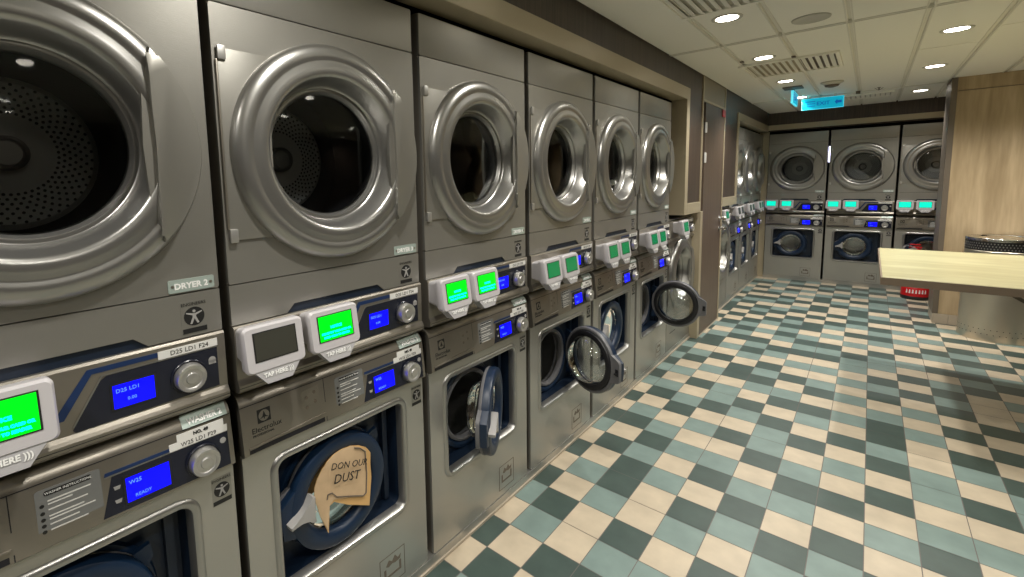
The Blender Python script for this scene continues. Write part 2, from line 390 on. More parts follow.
# ------------------------------------------------------------------ the washer (lower machine)
HC = (.330, .570)
def make_washer(label_text, code):
    zb = .05; W = .72; cx, cz = HC
    root = empty('washing_machine', 'x', 'washing machine')
    m = MB(zb)
    m.box(0, .012, -.70, -.012, zb, 1.02); m.box(W - .012, W, -.70, -.012, zb, 1.02); m.box(.012, W - .012, -.70, -.69, zb, 1.02); m.box(.012, W - .012, -.69, -.012, 1.005, 1.02); m.box(.012, W - .012, -.69, -.012, zb, zb + .012)
    m.build('casing', M_['bronze'], root)
    win = rrect(.098, .610, .358, .792, .035, 7)
    m = MB(zb); m.holed(rrect(0, W, zb, .846, .005, 4), [win], -.012, 0); m.build('front_panel', M_['steel_low'], root)
    # bezel round the window
    m = MB(zb)
    def RR(d, o): return [(x, o, z) for x, z in rrect(.098 - d, .610 + d, .358 - d, .792 + d, .035 + d, 7)]
    m.loft([RR(.020, 0), RR(.016, .006), RR(.008, .009), RR(-.002, .006), RR(-.008, -.004), RR(-.010, -.030)]); m.build('window_bezel', M_['ring'], root, True)
    m = MB(zb); m.box(.13, .578, -.05, -.004, .350, .366, .002); m.build('drip_ledge', M_['ring'], root)
    m = MB(zb)
    m.loft([RR(-.010, -.028), RR(-.014, -.085)])
    m.holed(rrect(.112, .596, .372, .778, .02, 7), [circ(cx, cz, .158, 48)], -.12, -.085)
    m.build('door_surround', M_['navy2'], root)
    m = MB(zb); m.lathe([(.205, -.085), (.200, -.072), (.185, -.070), (.175, -.078), (.168, -.085)], cx, cz, 48); m.build('door_seat_ring', M_['navy'], root, True)
    m = MB(zb); m.prism([(.556, .385), (.578, .385), (.578, .765), (.556, .765)], -.084, -.060); m.build('hinge_bar', M_['navy2'], root)
    m = MB(zb); m.lathe([(.172, -.086), (.170, -.074), (.160, -.070), (.152, -.074), (.150, -.086), (.160, -.13)], cx, cz, 48); m.build('drum_gasket', M_['inner'], root, True)
    m = MB(zb); m.lathe([(.150, -.10), (.162, -.125), (.255, -.14), (.255, -.55), (0, -.555)], cx, cz, 40); dr = m.build('drum', M_['drum'], root, True)
    for k in range(3):
        t = 2 * PI * k / 3 + .5
        m = MB(zb); q = []
        for o in (-.16, -.5):
            q.append([(cx + r * cos(t + d), o, cz + r * sin(t + d)) for r, d in ((.254, -.14), (.20, 0), (.254, .14))])
        m.loft(q, True, True); m.build('drum_paddle', M_['drum'], dr)
    # top / control panel with a rolled upper edge
    m = MB(zb)
    P = [(-.012, .850), (.012, .850), (.020, .856), (.0185, .880), (.006, .996), (.004, 1.004), (-.003, 1.016), (-.016, 1.026), (-.04, 1.032), (-.10, 1.034), (-.10, .850)]
    m.loft([[(0, o, z) for o, z in P], [(W, o, z) for o, z in P]], True, True)
    cp = m.build('control_panel', M_['bronze'], root, True)
    F = lambda z: .020 - (z - .856) / .140 * .014
    def pl(name, pts, d0, d1, mt, par=cp):
        m = MB(zb); m.loft([[(x, F(z) + d0, z) for x, z in pts], [(x, F(z) + d1, z) for x, z in pts]], True, True); return m.build(name, mt, par)
    q = lambda x0, x1, z0, z1: [(x0, z0), (x1, z0), (x1, z1), (x0, z1)]
    pl('panel_top_seam', q(0, W, .9955, .9975), -.001, .0006, M_['dark'])
    pl('drawer_handle_slot', [(.015, .858), (.262, .858), (.262, .880), (.015, .869)], -.004, .0006, M_['dark'])
    pl('drawer_handle', [(.015, .872), (.266, .884), (.266, .888), (.015, .876)], 0, .006, M_['bronze'])
    pl('drawer_seam', q(.2685, .2705, .856, .9955), -.001, .0006, M_['dark'])
    pl('fascia', [(.420, .862), (.444, .952), (.708, .952), (.708, .860)], -.001, .0012, M_['fascia'])
    pl('fascia_stripe', [(.43, .956), (.57, .956), (.57, .964), (.432, .964)], -.001, .0012, M_['navyline'])
    pl('fascia_edging', [(.43, .9525), (.708, .9525), (.708, .9552), (.43, .9552)], -.001, .0018, M_['ring'])
    pl('display_bezel', q(.464, .566, .872, .940), 0, .0022, M_['black'])
    pl('display', q(.469, .561, .877, .935), 0, .0030, M_['blue'])
    text('W25', .013, M_['bluetxt'], cp, .475, F(.92) + .0035, .918, zb, name='display_text', slope=.1); text('READY', .011, M_['bluetxt'], cp, .485, F(.89) + .0035, .884, zb, name='display_text', slope=.1)
    pl('programme_icon', [(.447, .918), (.457, .918), (.459, .926), (.445, .926)], 0, .002, M_['latch'])
    pl('programme_icon', [(.447, .886), (.457, .886), (.459, .894), (.445, .894)], 0, .002, M_['latch'])
    knob(cp, .640, F(.9) + .001, .903, zb)
    pl('service_icon', circ(.694, .932, .008, 12), 0, .002, M_['latch'])
    ins = pl('instruction_label', rrect(.310, .424, .878, .982, .005, 3), -.0005, .0008, M_['instr'])
    pl('label_heading', rrect(.325, .408, .966, .977, .004, 3), 0, .0012, M_['black'], ins)
    text('WASHER INSTRUCTIONS', .0072, M_['white'], ins, .367, F(.969) + .0014, .969, zb, 'CENTER', slope=.1)
    m = MB(zb)
    for k, z in enumerate((.953, .946, .934, .920, .913, .902, .890)):
        m.prism(q(.330, (.405, .372, .398, .390, .410, .38, .395)[k], z, z + .0028), F(z) - .001, F(z) + .0012)
    m.build('label_text_lines', M_['sticker'], ins)
    m = MB(zb)
    for z in (.947, .931, .917, .904, .891): m.prism(circ(.320, z, .0042, 8), F(z) - .001, F(z) + .0013)
    m.build('label_bullets', M_['black'], ins)
    pl('drawer_diagram', rrect(.190, .250, .905, .980, .004, 3), -.001, .0005, M_['bronze'])
    m = MB(zb)
    for x, z in ((.205, .955), (.233, .965), (.205, .925), (.235, .935)): m.prism(circ(x, z, .006, 6), F(z) - .001, F(z) + .0012)
    m.build('drawer_diagram_marks', M_['post'], cp)
    # maker's mark
    lg = pl('maker_badge', q(.047, .087, .935, .975), -.001, .0006, M_['black'])
    pl('maker_symbol', circ(.067, .955, .016, 20), 0, .0012, M_['bronze'], lg)
    pl('maker_symbol_blades', [(.067, .968), (.072, .953), (.081, .947), (.069, .950), (.067, .943), (.065, .950), (.053, .947), (.062, .953)], 0, .0018, M_['black'], lg)
    text('Electrolux', .022, M_['black'], cp, .027, F(.913) + .0012, .912, zb, slope=.1, name='maker_name')
    text('PROFESSIONAL', .0095, M_['black'], cp, .029, F(.9) + .0012, .9005, zb, slope=.1, name='maker_subtitle')
    # plates
    m = MB(zb); m.loft([[(x, o, z) for x in (.600, .712) for o, z in ()] or [(.600, .0075, .999), (.712, .0075, .999), (.712, -.012, 1.0275), (.600, -.012, 1.0275)], [(.600, .010, 1.0), (.712, .010, 1.0), (.712, -.010, 1.030), (.600, -.010, 1.030)]], True, True)
    p = m.build('name_plate', M_['plate'], root); text(label_text, .018, M_['white'], p, .656, .0085, 1.007, zb, 'CENTER', slope=.75, bold=.0006)
    s1 = pl('code_label', [(.566, .954), (.708, .954), (.708, .972), (.700, .972), (.700, .990), (.585, .990), (.585, .972), (.566, .972)], 0, .002, M_['sticker'])
    text(code, .015, M_['black'], s1, .636, F(.958) + .0024, .9575, zb, 'CENTER', slope=.1); text('NO. 49', .012, M_['black'], s1, .642, F(.976) + .0024, .9765, zb, 'CENTER', slope=.1, bold=.0006)
    man_sticker(root, .660, .712, .745, .825, 0, zb)
    # hand-washing outline badge low on the front
    m = MB(zb); m.holed(q(.470, .595, .080, .206), [q(.473, .592, .083, .203)], 0, .0008); b = m.build('care_badge', M_['post'], root)
    m = MB(zb)
    m.prism([(.49, .115), (.575, .115), (.575, .155), (.565, .155), (.565, .124), (.50, .124), (.50, .155), (.49, .155)], 0, .0008)
    m.prism([(.50, .165), (.515, .185), (.53, .172), (.545, .19), (.56, .17), (.575, .178), (.57, .16), (.545, .158), (.53, .163), (.512, .158)], 0, .0008)
    m.build('care_badge_drawing', M_['post'], b)
    # door, pivot on its hinge (right)
    piv = (.512, -.045, cz)
    m = MB(zb)
    m.lathe([(.150, -.048), (.192, -.048), (.193, -.022), (.190, -.014), (.183, -.010), (.165, -.009), (.150, -.012), (.141, -.018), (.135, -.027), (.133, -.034), (.133, -.048)], cx, cz, 64)
    m.prism([(cx - .175, cz - .075), (cx - .218, cz - .06), (cx - .226, cz), (cx - .222, cz + .045), (cx - .17, cz + .085)], -.046, -.014, .006)
    door = m.build('door', M_['navy'], root, True, piv=piv)
    def dp(mb, name, mt, smooth=True):
        o = mb.build(name, mt, None, smooth, piv=piv); o.parent = door; o.location = (0, 0, 0); return o
    m = MB(zb); m.lathe([(.194, -.0475), (.194, -.056), (.190, -.062), (.180, -.064), (.174, -.060), (.166, -.050)], cx, cz, 56)
    m.prism([(cx - .17, cz - .075), (cx - .222, cz - .064), (cx - .232, cz - .05), (cx - .232, cz + .045), (cx - .222, cz + .06), (cx - .17, cz + .085)], -.062, -.0455)
    dp(m, 'inner_frame', M_['inner'])
    m = MB(zb); m.lathe([(.175, -.060), (.171, -.070), (.155, -.076), (.142, -.072), (.137, -.050)], cx, cz, 56); dp(m, 'door_gasket', M_['gasket'])
    m = MB(zb)
    m.lathe([(.137, -.050), (.134, -.074), (.127, -.100), (.112, -.124), (.085, -.138), (.04, -.144), (0, -.145)], cx, cz, 48)
    m.lathe([(.134, -.040), (.130, -.046), (.112, -.050), (.05, -.052), (0, -.052)], cx, cz, 48)
    dp(m, 'door_glass', M_['bowl'])
    hx, hz = cx - .150, cz + .010
    m = MB(zb)
    P = [(-.060, -.012), (-.056, -.026), (-.020, -.016), (.004, -.022), (.018, -.046), (.030, -.040), (.022, .000), (.030, .042), (.018, .050), (.002, .022), (-.022, .006)]
    m.prism([(hx + x, hz + z) for x, z in P], -.012, .018, .004); m.prism([(hx - .012, hz - .016), (hx + .02, hz - .02), (hx + .02, hz + .02), (hx - .005, hz + .012)], -.030, -.010)
    dp(m, 'door_handle', M_['latch'])
    m = MB(zb); m.box(cx - .226, cx - .205, -.066, -.060, cz - .022, cz + .016, .003); m.box(cx - .223, cx - .208, -.078, -.064, cz - .012, cz - .004); dp(m, 'latch_hook', M_['gasket'])
    for dz in (-.10, .10):
        m = MB(zb); q_ = 1 if dz > 0 else -1
        m.prism([(cx + .15, cz + q_ * .125), (cx + .188, cz + q_ * .135), (cx + .194, cz + q_ * .10), (cx + .175, cz + q_ * .07)], -.062, -.047)
        dp(m, 'door_hinge', M_['navy'])
    return root

# ------------------------------------------------------------------ build prototypes, then place copies
RD = make_reader()
dry0 = make_dryer('DRYER 2', 'D25 LD1 F24')
def put_reader(d, k, screen, z=1.176, txt=True):
    r = dup(RD, d); r.location = ((.074, .268)[k], -.010, z + .006 - ZD); r.scale = (.94, 1, .96)
    # the screens are slightly turned toward the aisle
    for c in kids(r):
        n = c.name.split('.')[0]
        if n == 'screen':
            c.data = c.data.copy(); c.data.materials[0] = M_[screen]
            if screen == 'off': c['label'] = 'dark switched-off screen'
        if n == 'screen_text' and (screen in ('off',) or not txt): bpy.data.objects.remove(c)
    return r
was0 = make_washer('WASHER 2', 'W25 LD1 F29')

def settext(o, s, size, m, align='CENTER', **kw):
    """swap the lettering mesh of an object"""
    t = text(s, size, m, None, 0, 0, 0, 0, align, **kw); o.data = t.data; bpy.data.objects.remove(t)

Y1 = -.4014; P = .7583
ROW = [Y1 + (k - 1) * P for k in range(6)]; ROW[0] += .012
used = {'d': False, 'w': False}
def place(kind, label, loc, rz, group, num=None):
    src = dry0 if kind == 'd' else was0
    o = dup(src) if used[kind] else None
    o = dup(src)if o is None else o
    used[kind] = True
    o.location = loc; o.rotation_euler = (0, 0, rz)
    o['label'] = label; o['group'] = group
    if num is not None:
        pl = find(o, 'name_plate'); L = find(pl, 'lettering')
        if kind == 'd': settext(L, 'DRYER %d' % num, .021, M_['white'], bold=.0008)
        else: settext(L, 'WASHER %d' % num, .018, M_['white'], slope=.75, bold=.0006)
    return o

GD = 'front-loading dryers stacked on washing machines'; GW = 'washing machines under the dryers'
DL = ['large steel dryer cut by the left edge, perforated drum showing through its glass',
      'steel dryer with one dark and one green card reader below its round door',
      'steel dryer stacked above the washing machine whose blue door stands half open',
      'steel dryer above the washer whose door is swung out, fourth dryer from the left',
      'steel dryer with white laundry behind its glass, fifth from the left',
      'last steel dryer of the near row, right beside the beige frame of the box cabinet']
RS = [('green', 'green'), ('off', 'green'), ('green', 'green'), ('dgreen', 'dgreen'), ('dgreen', 'dgreen'), ('dgreen', 'dgreen')]
for k in range(6):
    d = place('d', DL[k], (0, ROW[k], ZD), PI / 2, GD, k + 2)
    put_reader(d, 0, RS[k][0], 1.176 - .03 * (k > 2), k < 3); put_reader(d, 1, RS[k][1], 1.176 - .03 * (k > 2), k < 3)
WL = ['washing machine at the bottom left corner with a round navy door and instruction label',
      'washing machine with a brown paper notice hanging in its round navy door',
      'washing machine with its navy door half open toward the camera',
      'washing machine with its round glass door swung wide, in the middle of the near row',
      'washing machine with its door nearly closed between the two washers with swung-out doors',
      'last washing machine of the near row, its glass door open before the box cabinet']
WA = [0, 1, 27, 70, 0, 91]
for k in range(6):
    w = place('w', WL[k], (0, ROW[k], .05), PI / 2, GW, k + 2)
    dr = find(w, 'door'); dr.rotation_euler = (0, 0, rad(WA[k]))
DLB = ['far dryer on the back wall, leftmost, tucked into the room corner',
       'far dryer on the back wall in the middle, under the lit exit sign',
       'far dryer on the back wall, rightmost, partly hidden by the wooden pillar']
WLB = ['far washing machine on the back wall, leftmost, closed navy door',
       'far washing machine on the back wall, the middle one, left of the table edge',
       'far washing machine on the back wall behind the fire extinguisher']
for k in range(3):
    x = .0876 + k * .7474
    d = place('d', DLB[k], (x, 7.8875, ZD), 0, 'dryers on the back wall', 12 + k)
    put_reader(d, 0, 'teal', txt=False); put_reader(d, 1, 'teal', txt=False)
    w = place('w', WLB[k], (x, 7.8875, .05), 0, 'washing machines on the back wall', 12 + k)
DLC = ['dryer of the far side row, nearest the brown wall door', 'dryer of the far side row, middle one of three', 'dryer of the far side row, in the room corner']
WLC = ['far side row washing machine nearest the brown door', 'washing machine of the far side row, middle one of three', 'washing machine of the far side row, in the room corner']
for k in range(3):
    y = 5.705 + k * .740
    d = place('d', DLC[k], (0, y, ZD), PI / 2, 'dryers of the far side row', 9 + k)
    put_reader(d, 0, 'off', txt=False); put_reader(d, 1, 'off', txt=False)
    w = place('w', WLC[k], (0, y, .05), PI / 2, 'washing machines of the far side row', 9 + k)

# floor-standing dryers with the controls on top, built from the same door and drum
def low_dryer(y, label, screen):
    o = dup(dry0); o['label'] = label; o['group'] = 'single floor-standing dryers'; o.location = (0, y, .05); o.rotation_euler = (0, 0, PI / 2)
    dz = -.995   # door drops from 1.717 to about .72
    for c in kids(o):
        n = c.name.split('.')[0]
        if n in ('casing', 'top_panel', 'front_panel', 'lower_panel', 'seam_backing', 'finger_recess', 'name_plate', 'emblem_sticker'): remove(c)
        elif n in ('door', 'drum'): c.location.z = dz - .05 + ZD
        elif n == 'control_panel': c.location.z = ZD - .05
    zb = .05; W = .72; cx, cz = DC[0], DC[1] + dz
    m = MB(zb)
    m.box(0, .012, -.70, -.012, zb, 1.25); m.box(W - .012, W, -.70, -.012, zb, 1.25); m.box(.012, W - .012, -.70, -.69, zb, 1.25); m.box(.012, W - .012, -.69, -.012, 1.238, 1.25); m.box(.012, W - .012, -.69, -.012, zb, zb + .012)
    m.build('casing', M_['bronze'], o)
    m = MB(zb); m.holed(rrect(0, W, .32, 1.040, .006, 4), [circ(cx, cz, .262, 48)], -.012, 0); m.build('front_panel', M_['steel'], o)
    m = MB(zb); m.prism(rrect(0, W, zb, .317, .006, 4), -.012, 0, .003); m.build('lower_panel', M_['steel'], o)
    m = MB(zb); m.box(.1, .26, 0, .001, .20, .206); m.build('lower_panel_slot', M_['dark'], o)
    r = dup(RD, o); r.location = (.16, -.010, 1.176 - zb)
    for c in kids(r):
        if c.name.split('.')[0] == 'screen': c.data = c.data.copy(); c.data.materials[0] = M_[screen]
        if c.name.split('.')[0] == 'screen_text': bpy.data.objects.remove(c)
    return o
low_dryer(3.362, 'single low dryer standing under the beige framed box cabinet', 'dgreen')
low_dryer(4.965, 'single low dryer beyond the brown wall door, start of the far side row', 'dgreen')
# prototypes are not part of the scene
remove(dry0); remove(was0); remove(RD)

# paper notice stuck in the second washer's door
def local(k): return Matrix.Translation((0, ROW[k], 0)) @ Matrix.Rotation(PI / 2, 4, 'Z')
def sheet(pts, o_of, th, name, mt, parent, k=1):
    bm = bmesh.new(); vs = [bm.verts.new((x, 0, z)) for x, z in pts]; f = bm.faces.new(vs)
    bmesh.ops.triangulate(bm, faces=[f]); bmesh.ops.subdivide_edges(bm, edges=bm.edges[:], cuts=3, use_grid_fill=True)
    for v in bm.verts: v.co.y = -o_of(v.co.x, v.co.z)
    r = bmesh.ops.extrude_face_region(bm, geom=bm.faces[:])
    for v in [g for g in r['geom'] if isinstance(g, bmesh.types.BMVert)]: v.co.y += th
    bmesh.ops.recalc_face_normals(bm, faces=bm.faces)
    me = bpy.data.meshes.new(name); bm.to_mesh(me); bm.free(); me.materials.append(mt)
    for p in me.polygons: p.use_smooth = True
    try: me.set_sharp_from_angle(angle=rad(50))
    except Exception: pass
    o = bpy.data.objects.new(name, me); C.objects.link(o); o.parent = parent; return o
note = empty('paper_notice', 'brown kraft paper notice reading DON OUR DUST, hung in a washing machine door', 'notice')
note.matrix_world = local(1)
px, pz = HC
ofs = lambda x, z: -.006 + .006 * sin((x - .20) * 14) + .05 * max(0, .60 - z) - .25 * max(0, z - .69)
arc = [(.224, .632), (.236, .660), (.254, .684), (.276, .701), (.302, .712), (.335, .716), (.372, .711)]
back = arc + [(.408, .697), (.437, .677), (.460, .650), (.457, .60), (.457, .552), (.438, .454), (.343, .512), (.291, .551), (.274, .545), (.262, .455), (.238, .525), (.222, .600)]
sheet(back[::-1], lambda x, z: ofs(x, z) - .003, .0012, 'back_sheet', M_['kraft2'], note)
front = arc + [(.405, .694), (.437, .668), (.440, .583), (.430, .507), (.411, .503), (.355, .533), (.289, .561), (.272, .548), (.260, .468), (.236, .53), (.221, .602)]
sheet(front[::-1], ofs, .0012, 'front_sheet', M_['kraft'], note)
for s_, sz, x, z, an, w_ in (('DON OUR', .033, .280, .672, 19, .07), ('DUST', .044, .287, .620, 17, .05)):
    tt = text(s_, sz, M_['black'], note, x, ofs(x + w_, z - .02) + .007, z, 0, name='notice_text'); tt.rotation_euler = (0, rad(an), 0)
bl = MB(0)
q = [(.385, .700), (.408, .689), (.431, .665), (.433, .583), (.424, .513), (.411, .509), (.355, .539), (.300, .566), (.284, .588), (.268, .590), (.264, .574)]
for (xa, za), (xb, zc) in zip(q, q[1:]):
    dx, dz = xb - xa, zc - za; l = math.hypot(dx, dz); nx, nz = -dz / l * .0016, dx / l * .0016
    oa, ob = ofs(xa, za) + .0005, ofs(xb, zc) + .0005
    bl.loft([[(xa - nx, oa, za - nz), (xa + nx, oa, za + nz), (xb + nx, ob, zc + nz), (xb - nx, ob, zc - nz)], [(xa - nx, oa + .003, za - nz), (xa + nx, oa + .003, za + nz), (xb + nx, ob + .003, zc + nz), (xb - nx, ob + .003, zc - nz)]], True, True)
bl.build('printed_border', M_['post'], note)

# laundry heap behind the glass of the fifth dryer
bm = bmesh.new(); bmesh.ops.create_icosphere(bm, subdivisions=4, radius=.075); rnd = random.Random(4)
from mathutils import noise
for v in bm.verts:
    n = noise.fractal(v.co * 18, 1, 2, 3); v.co *= 1 + .35 * n; v.co.z *= .75; v.co.y *= 1.1
me = bpy.data.meshes.new('laundry'); bm.to_mesh(me); bm.free(); me.materials.append(M_['cloth'])
for p in me.polygons: p.use_smooth = True
o = bpy.data.objects.new('laundry', me); C.objects.link(o); tag(o, 'crumpled white laundry behind the glass of a dryer, second from the beige box cabinet', 'laundry')
o.location = (-.118, ROW[4] + .445, 1.615)

# ------------------------------------------------------------------ room
def wbox(mb, x0, x1, y0, y1, z0, z1, bev=0): mb.box(x0, x1, -y1, -y0, z0, z1, bev)
def room(name, boxes, mt, parent=None, kind='structure', bev=0):
    m = MB(0)
    for b in boxes: wbox(m, *b, bev)
    o = m.build(name, mt, parent)
    if kind and not parent: o['kind'] = kind
    return o
XR = 4.2; YB = 8.62; YF = -3.0; ZC = 2.57
# floor tiles, one face per tile in three colours over grout
COLS = {
 -1: (3, 'cdcldcdcldcdcld'), 0: (3, 'dcldclcdcdlcdlc'), 1: (4, 'dccldddldlcdlcd'[:1] + 'ccldcdldlcdlcd'[0:0] + 'ccld' + 'dldlcdlcd'), 2: (5, 'ldccl' + 'clclcdllc'), 3: (6, 'cldcd' + 'lcdcldcld'),
 4: (6, 'dcldl' + 'cdlldcdlcd'), 5: (7, 'ldcld' + 'lcdcldcdlc'), 6: (8, 'ldcdc' + 'lcdclclcl'), 7: (8, 'dclcdc' + 'dlddlcdld'), 8: (9, 'cdlcll' + 'cclclcdcd'),
 9: (10, 'clcdcl' + 'dcdcdldlc'), 10: (14, 'cdcdcdcdccdld'[:0] + 'cdcdcdd'[:0] + 'ldcd' + 'cdcccldd'[:0] + 'cdc' + 'ccdld'),
}
T = .17847; OX = .1091; OY = -.1315
rnd = random.Random(11); fl = bmesh.new(); grid = {}
i0, i1 = -5, int((XR - OX) / T) + 1; j0, j1 = int((YF - OY) / T) - 1, int((YB - OY) / T) + 1
bmv = []
for i in range(i0, i1):
    for j in range(j0, j1):
        c = None
        if i in COLS and 0 <= j - COLS[i][0] < len(COLS[i][1]): c = COLS[i][1][j - COLS[i][0]]
        if c is None:
            p = grid.get((i, j - 1)); l = grid.get((i - 1, j)); opts = []
            for cc, wgt in (('c', 1.15), ('l', .9), ('d', 1.0)):
                if cc == p: wgt *= .12
                if cc == l: wgt *= .40
                opts.append((cc, wgt))
            tot = sum(w for _, w in opts); r = rnd.random() * tot
            for cc, w in opts:
                r -= w
                if r <= 0: c = cc; break
            c = c or 'c'
        grid[(i, j)] = c
        x0, y0 = OX + i * T + .0018, OY + j * T + .0018; x1, y1 = x0 + T - .0036, y0 + T - .0036
        x1 = min(x1, XR); x0 = max(x0, -.75)
        if x1 <= x0: continue
        f = fl.faces.new([fl.verts.new(p) for p in ((x0, y0, 0), (x1, y0, 0), (x1, y1, 0), (x0, y1, 0))]); f.material_index = 'cld'.index(c)
me = bpy.data.meshes.new('floor'); 
for a, b, c_, d_ in ((-.8, YF, XR, YB),):
    f = fl.faces.new([fl.verts.new(p) for p in ((a, b, -.0015), (c_, b, -.0015), (c_, d_, -.0015), (a, d_, -.0015))]); f.material_index = 3
    r = bmesh.ops.extrude_face_region(fl, geom=[fl.faces.new([fl.verts.new(p) for p in ((a, b, -.06), (c_, b, -.06), (c_, d_, -.06), (a, d_, -.06))])])
fl.to_mesh(me); fl.free()
for k in ('cream', 'light', 'deep', 'grout'): me.materials.append(M_[k])
floor = bpy.data.objects.new('floor', me); C.objects.link(floor); floor['kind'] = 'structure'

# ceiling: panels between flush bars
cb = []; bars = []
xs = [.075, .433, .79, 1.147, 1.503, 1.86, 2.217, 2.574, 2.931, 3.288, 3.645, XR]; ys = [YF, -.35, 3.03, 6.40, YB]
m = MB(0); g = .009
for i in range(len(xs) - 1):
    yy = list(ys)
    if abs(xs[i] - 1.503) < .01 or xs[i] > 2.2: yy.insert(3, 4.34)
    if abs(xs[i] - 1.86) < .01: yy.insert(3, 3.9)
    for j in range(len(yy) - 1): wbox(m, xs[i] + g, xs[i + 1] - g, yy[j] + g, yy[j + 1] - g, ZC, ZC + .02, .003)
m.build('ceiling', M_['ceil'], None)['kind'] = 'structure'
m = MB(0); wbox(m, -.8, XR + .1, YF - .1, YB + .1, ZC + .012, ZC + .08)
for x in xs[1:-1]:
    wbox(m, x - .020, x - .013, YF, YB, ZC - .004, ZC + .014); wbox(m, x + .013, x + .020, YF, YB, ZC - .004, ZC + .014); 
for y in (-.35, 3.03, 6.40):
    wbox(m, .075, XR, y - .022, y - .015, ZC - .004, ZC + .0139); wbox(m, .075, XR, y + .015, y + .022, ZC - .004, ZC + .0139)
m.build('ceiling', M_['tbar'], None)['kind'] = 'structure'

# left wall: recess shell behind the machines, frames, panels and door
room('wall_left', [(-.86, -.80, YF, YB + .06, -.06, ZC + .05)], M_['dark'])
room('wall_left', [(-.05, .066, YF, 3.60, 2.395, ZC + .012), (-.05, .066, 3.60, 4.035, 1.385, ZC + .012),
                   (-.05, .066, 4.955, 5.612, 1.385, ZC + .012), (-.05, .066, 5.612, 7.80, 2.385, ZC + .012)], M_['laminate'])
room('wall_left', [(-.05, .070, 4.05, 4.955, 2.365, ZC + .012)], M_['panel'])
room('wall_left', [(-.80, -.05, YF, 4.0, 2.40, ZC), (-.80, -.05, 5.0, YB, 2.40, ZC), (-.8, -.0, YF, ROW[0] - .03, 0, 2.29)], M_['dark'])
# beige frame of the near recess
room('trim_1', [(-.05, .080, YF, 3.60, 2.295, 2.395), (-.05, .080, 3.515, 3.60, 1.285, 2.295), (-.05, .080, 3.60, 4.035, 1.285, 1.385)], M_['trimm'], bev=.003)
room('trim_2', [(-.05, .075, 4.082, 4.158, 0, 1.285)], M_['trimm'], bev=.002)
room('trim_3', [(.066, .078, 4.035, 4.058, 1.285, ZC), (.066, .078, 4.918, 4.955, 0, ZC), (.066, .078, 4.058, 4.918, 2.340, 2.362)], M_['trimm'], bev=.002)
room('trim_4', [(-.05, .080, 4.955, 5.612, 1.285, 1.385), (-.05, .080, 5.612, 5.685, 1.285, 2.295), (-.05, .080, 5.612, 7.80, 2.295, 2.385)], M_['trimm'], bev=.003)
room('trim_5', [(-.05, .078, 7.915, 7.94, 0, 2.30), (.078, XR, 7.80, 7.84, 2.315, 2.39)], M_['trimm'], bev=.002)
room('wall_back', [(-.05, XR, 7.80, 7.86, 2.39, ZC + .012), (-.05, XR, 7.86, 7.9, 2.30, 2.39)], M_['laminate'])
room('wall_back', [(-.86, XR + .06, YB, YB + .06, -.06, ZC + .05)], M_['dark'])
dr = room('door_1', [(.030, .072, 4.158, 4.918, .012, 2.340)], M_['doorlam'])
for z in (1.81, 2.10):
    m = MB(0); wbox(m, .070, .088, 4.150, 4.168, z - .05, z + .05, .004); m.build('door_hinge', M_['sticker'], dr, True)
for z, r_, n in ((1.165, .024, 'door_handle'), (1.055, .020, 'door_lock')):
    m = MB(0)
    def ring(x, r): return [(x, -4.85 + r * cos(2 * PI * i / 20), z + r * sin(2 * PI * i / 20)) for i in range(20)]
    m.loft([ring(.070, r_ * 1.2), ring(.078, r_ * 1.2), ring(.080, r_ * .5), ring(.105, r_ * .5), ring(.108, r_ * .95), ring(.130, r_), ring(.138, r_ * .7)], True, True); m.build(n, M_['chrome'], dr, True)
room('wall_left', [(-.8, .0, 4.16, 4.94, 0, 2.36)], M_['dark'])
s = MB(0); wbox(s, .079, .083, 4.80, 4.925, 2.262, 2.335); s = s.build('door_sign', M_['red'], None); tag(s, 'small red notice at the top right corner of the brown door', 'sign')
# plinth strips under the machines
for n, (a, b) in enumerate(((ROW[0] - .03, 4.08), (4.965, 7.9))):
    room('baseboard_left', [(-.10, .004, a, b, 0, .047)], M_['steel_low'])
    room('baseboard_left', [(.004, .012, a, b, 0, .012)], M_['beige'])
room('baseboard_left', [(.066, .076, 4.158, 4.955, 0, .012)], M_['beige'])
room('baseboard_back', [(.08, 1.84, 7.8915, 7.99, 0, .047)], M_['steel_low'])
# right side of the room and the wall behind the camera
room('wall_right', [(XR, XR + .06, YF, YB, -.06, ZC + .05)], M_['laminate'])
room('wall_front', [(-.86, XR + .06, YF - .06, YF, -.06, ZC + .05)], M_['laminate'])

# wooden pillar
pl = room('wall_pillar', [(1.906, XR, 6.152, 6.57, .108, 2.43), (1.906, XR, 6.158, 6.57, 2.437, ZC)], M_['oak'])
room('trim_6', [(1.862, 1.906, 6.146, 6.60, .108, ZC), (1.9, XR, 6.165, 6.56, 2.43, 2.437)], M_['post'], bev=.002)
bb = []
x = 1.866
while x < XR - .05: bb.append((x, min(x + .118, XR), 6.142, 6.59, 0, .106)); x += .120
room('baseboard_pillar', bb, M_['beige'], bev=.002)

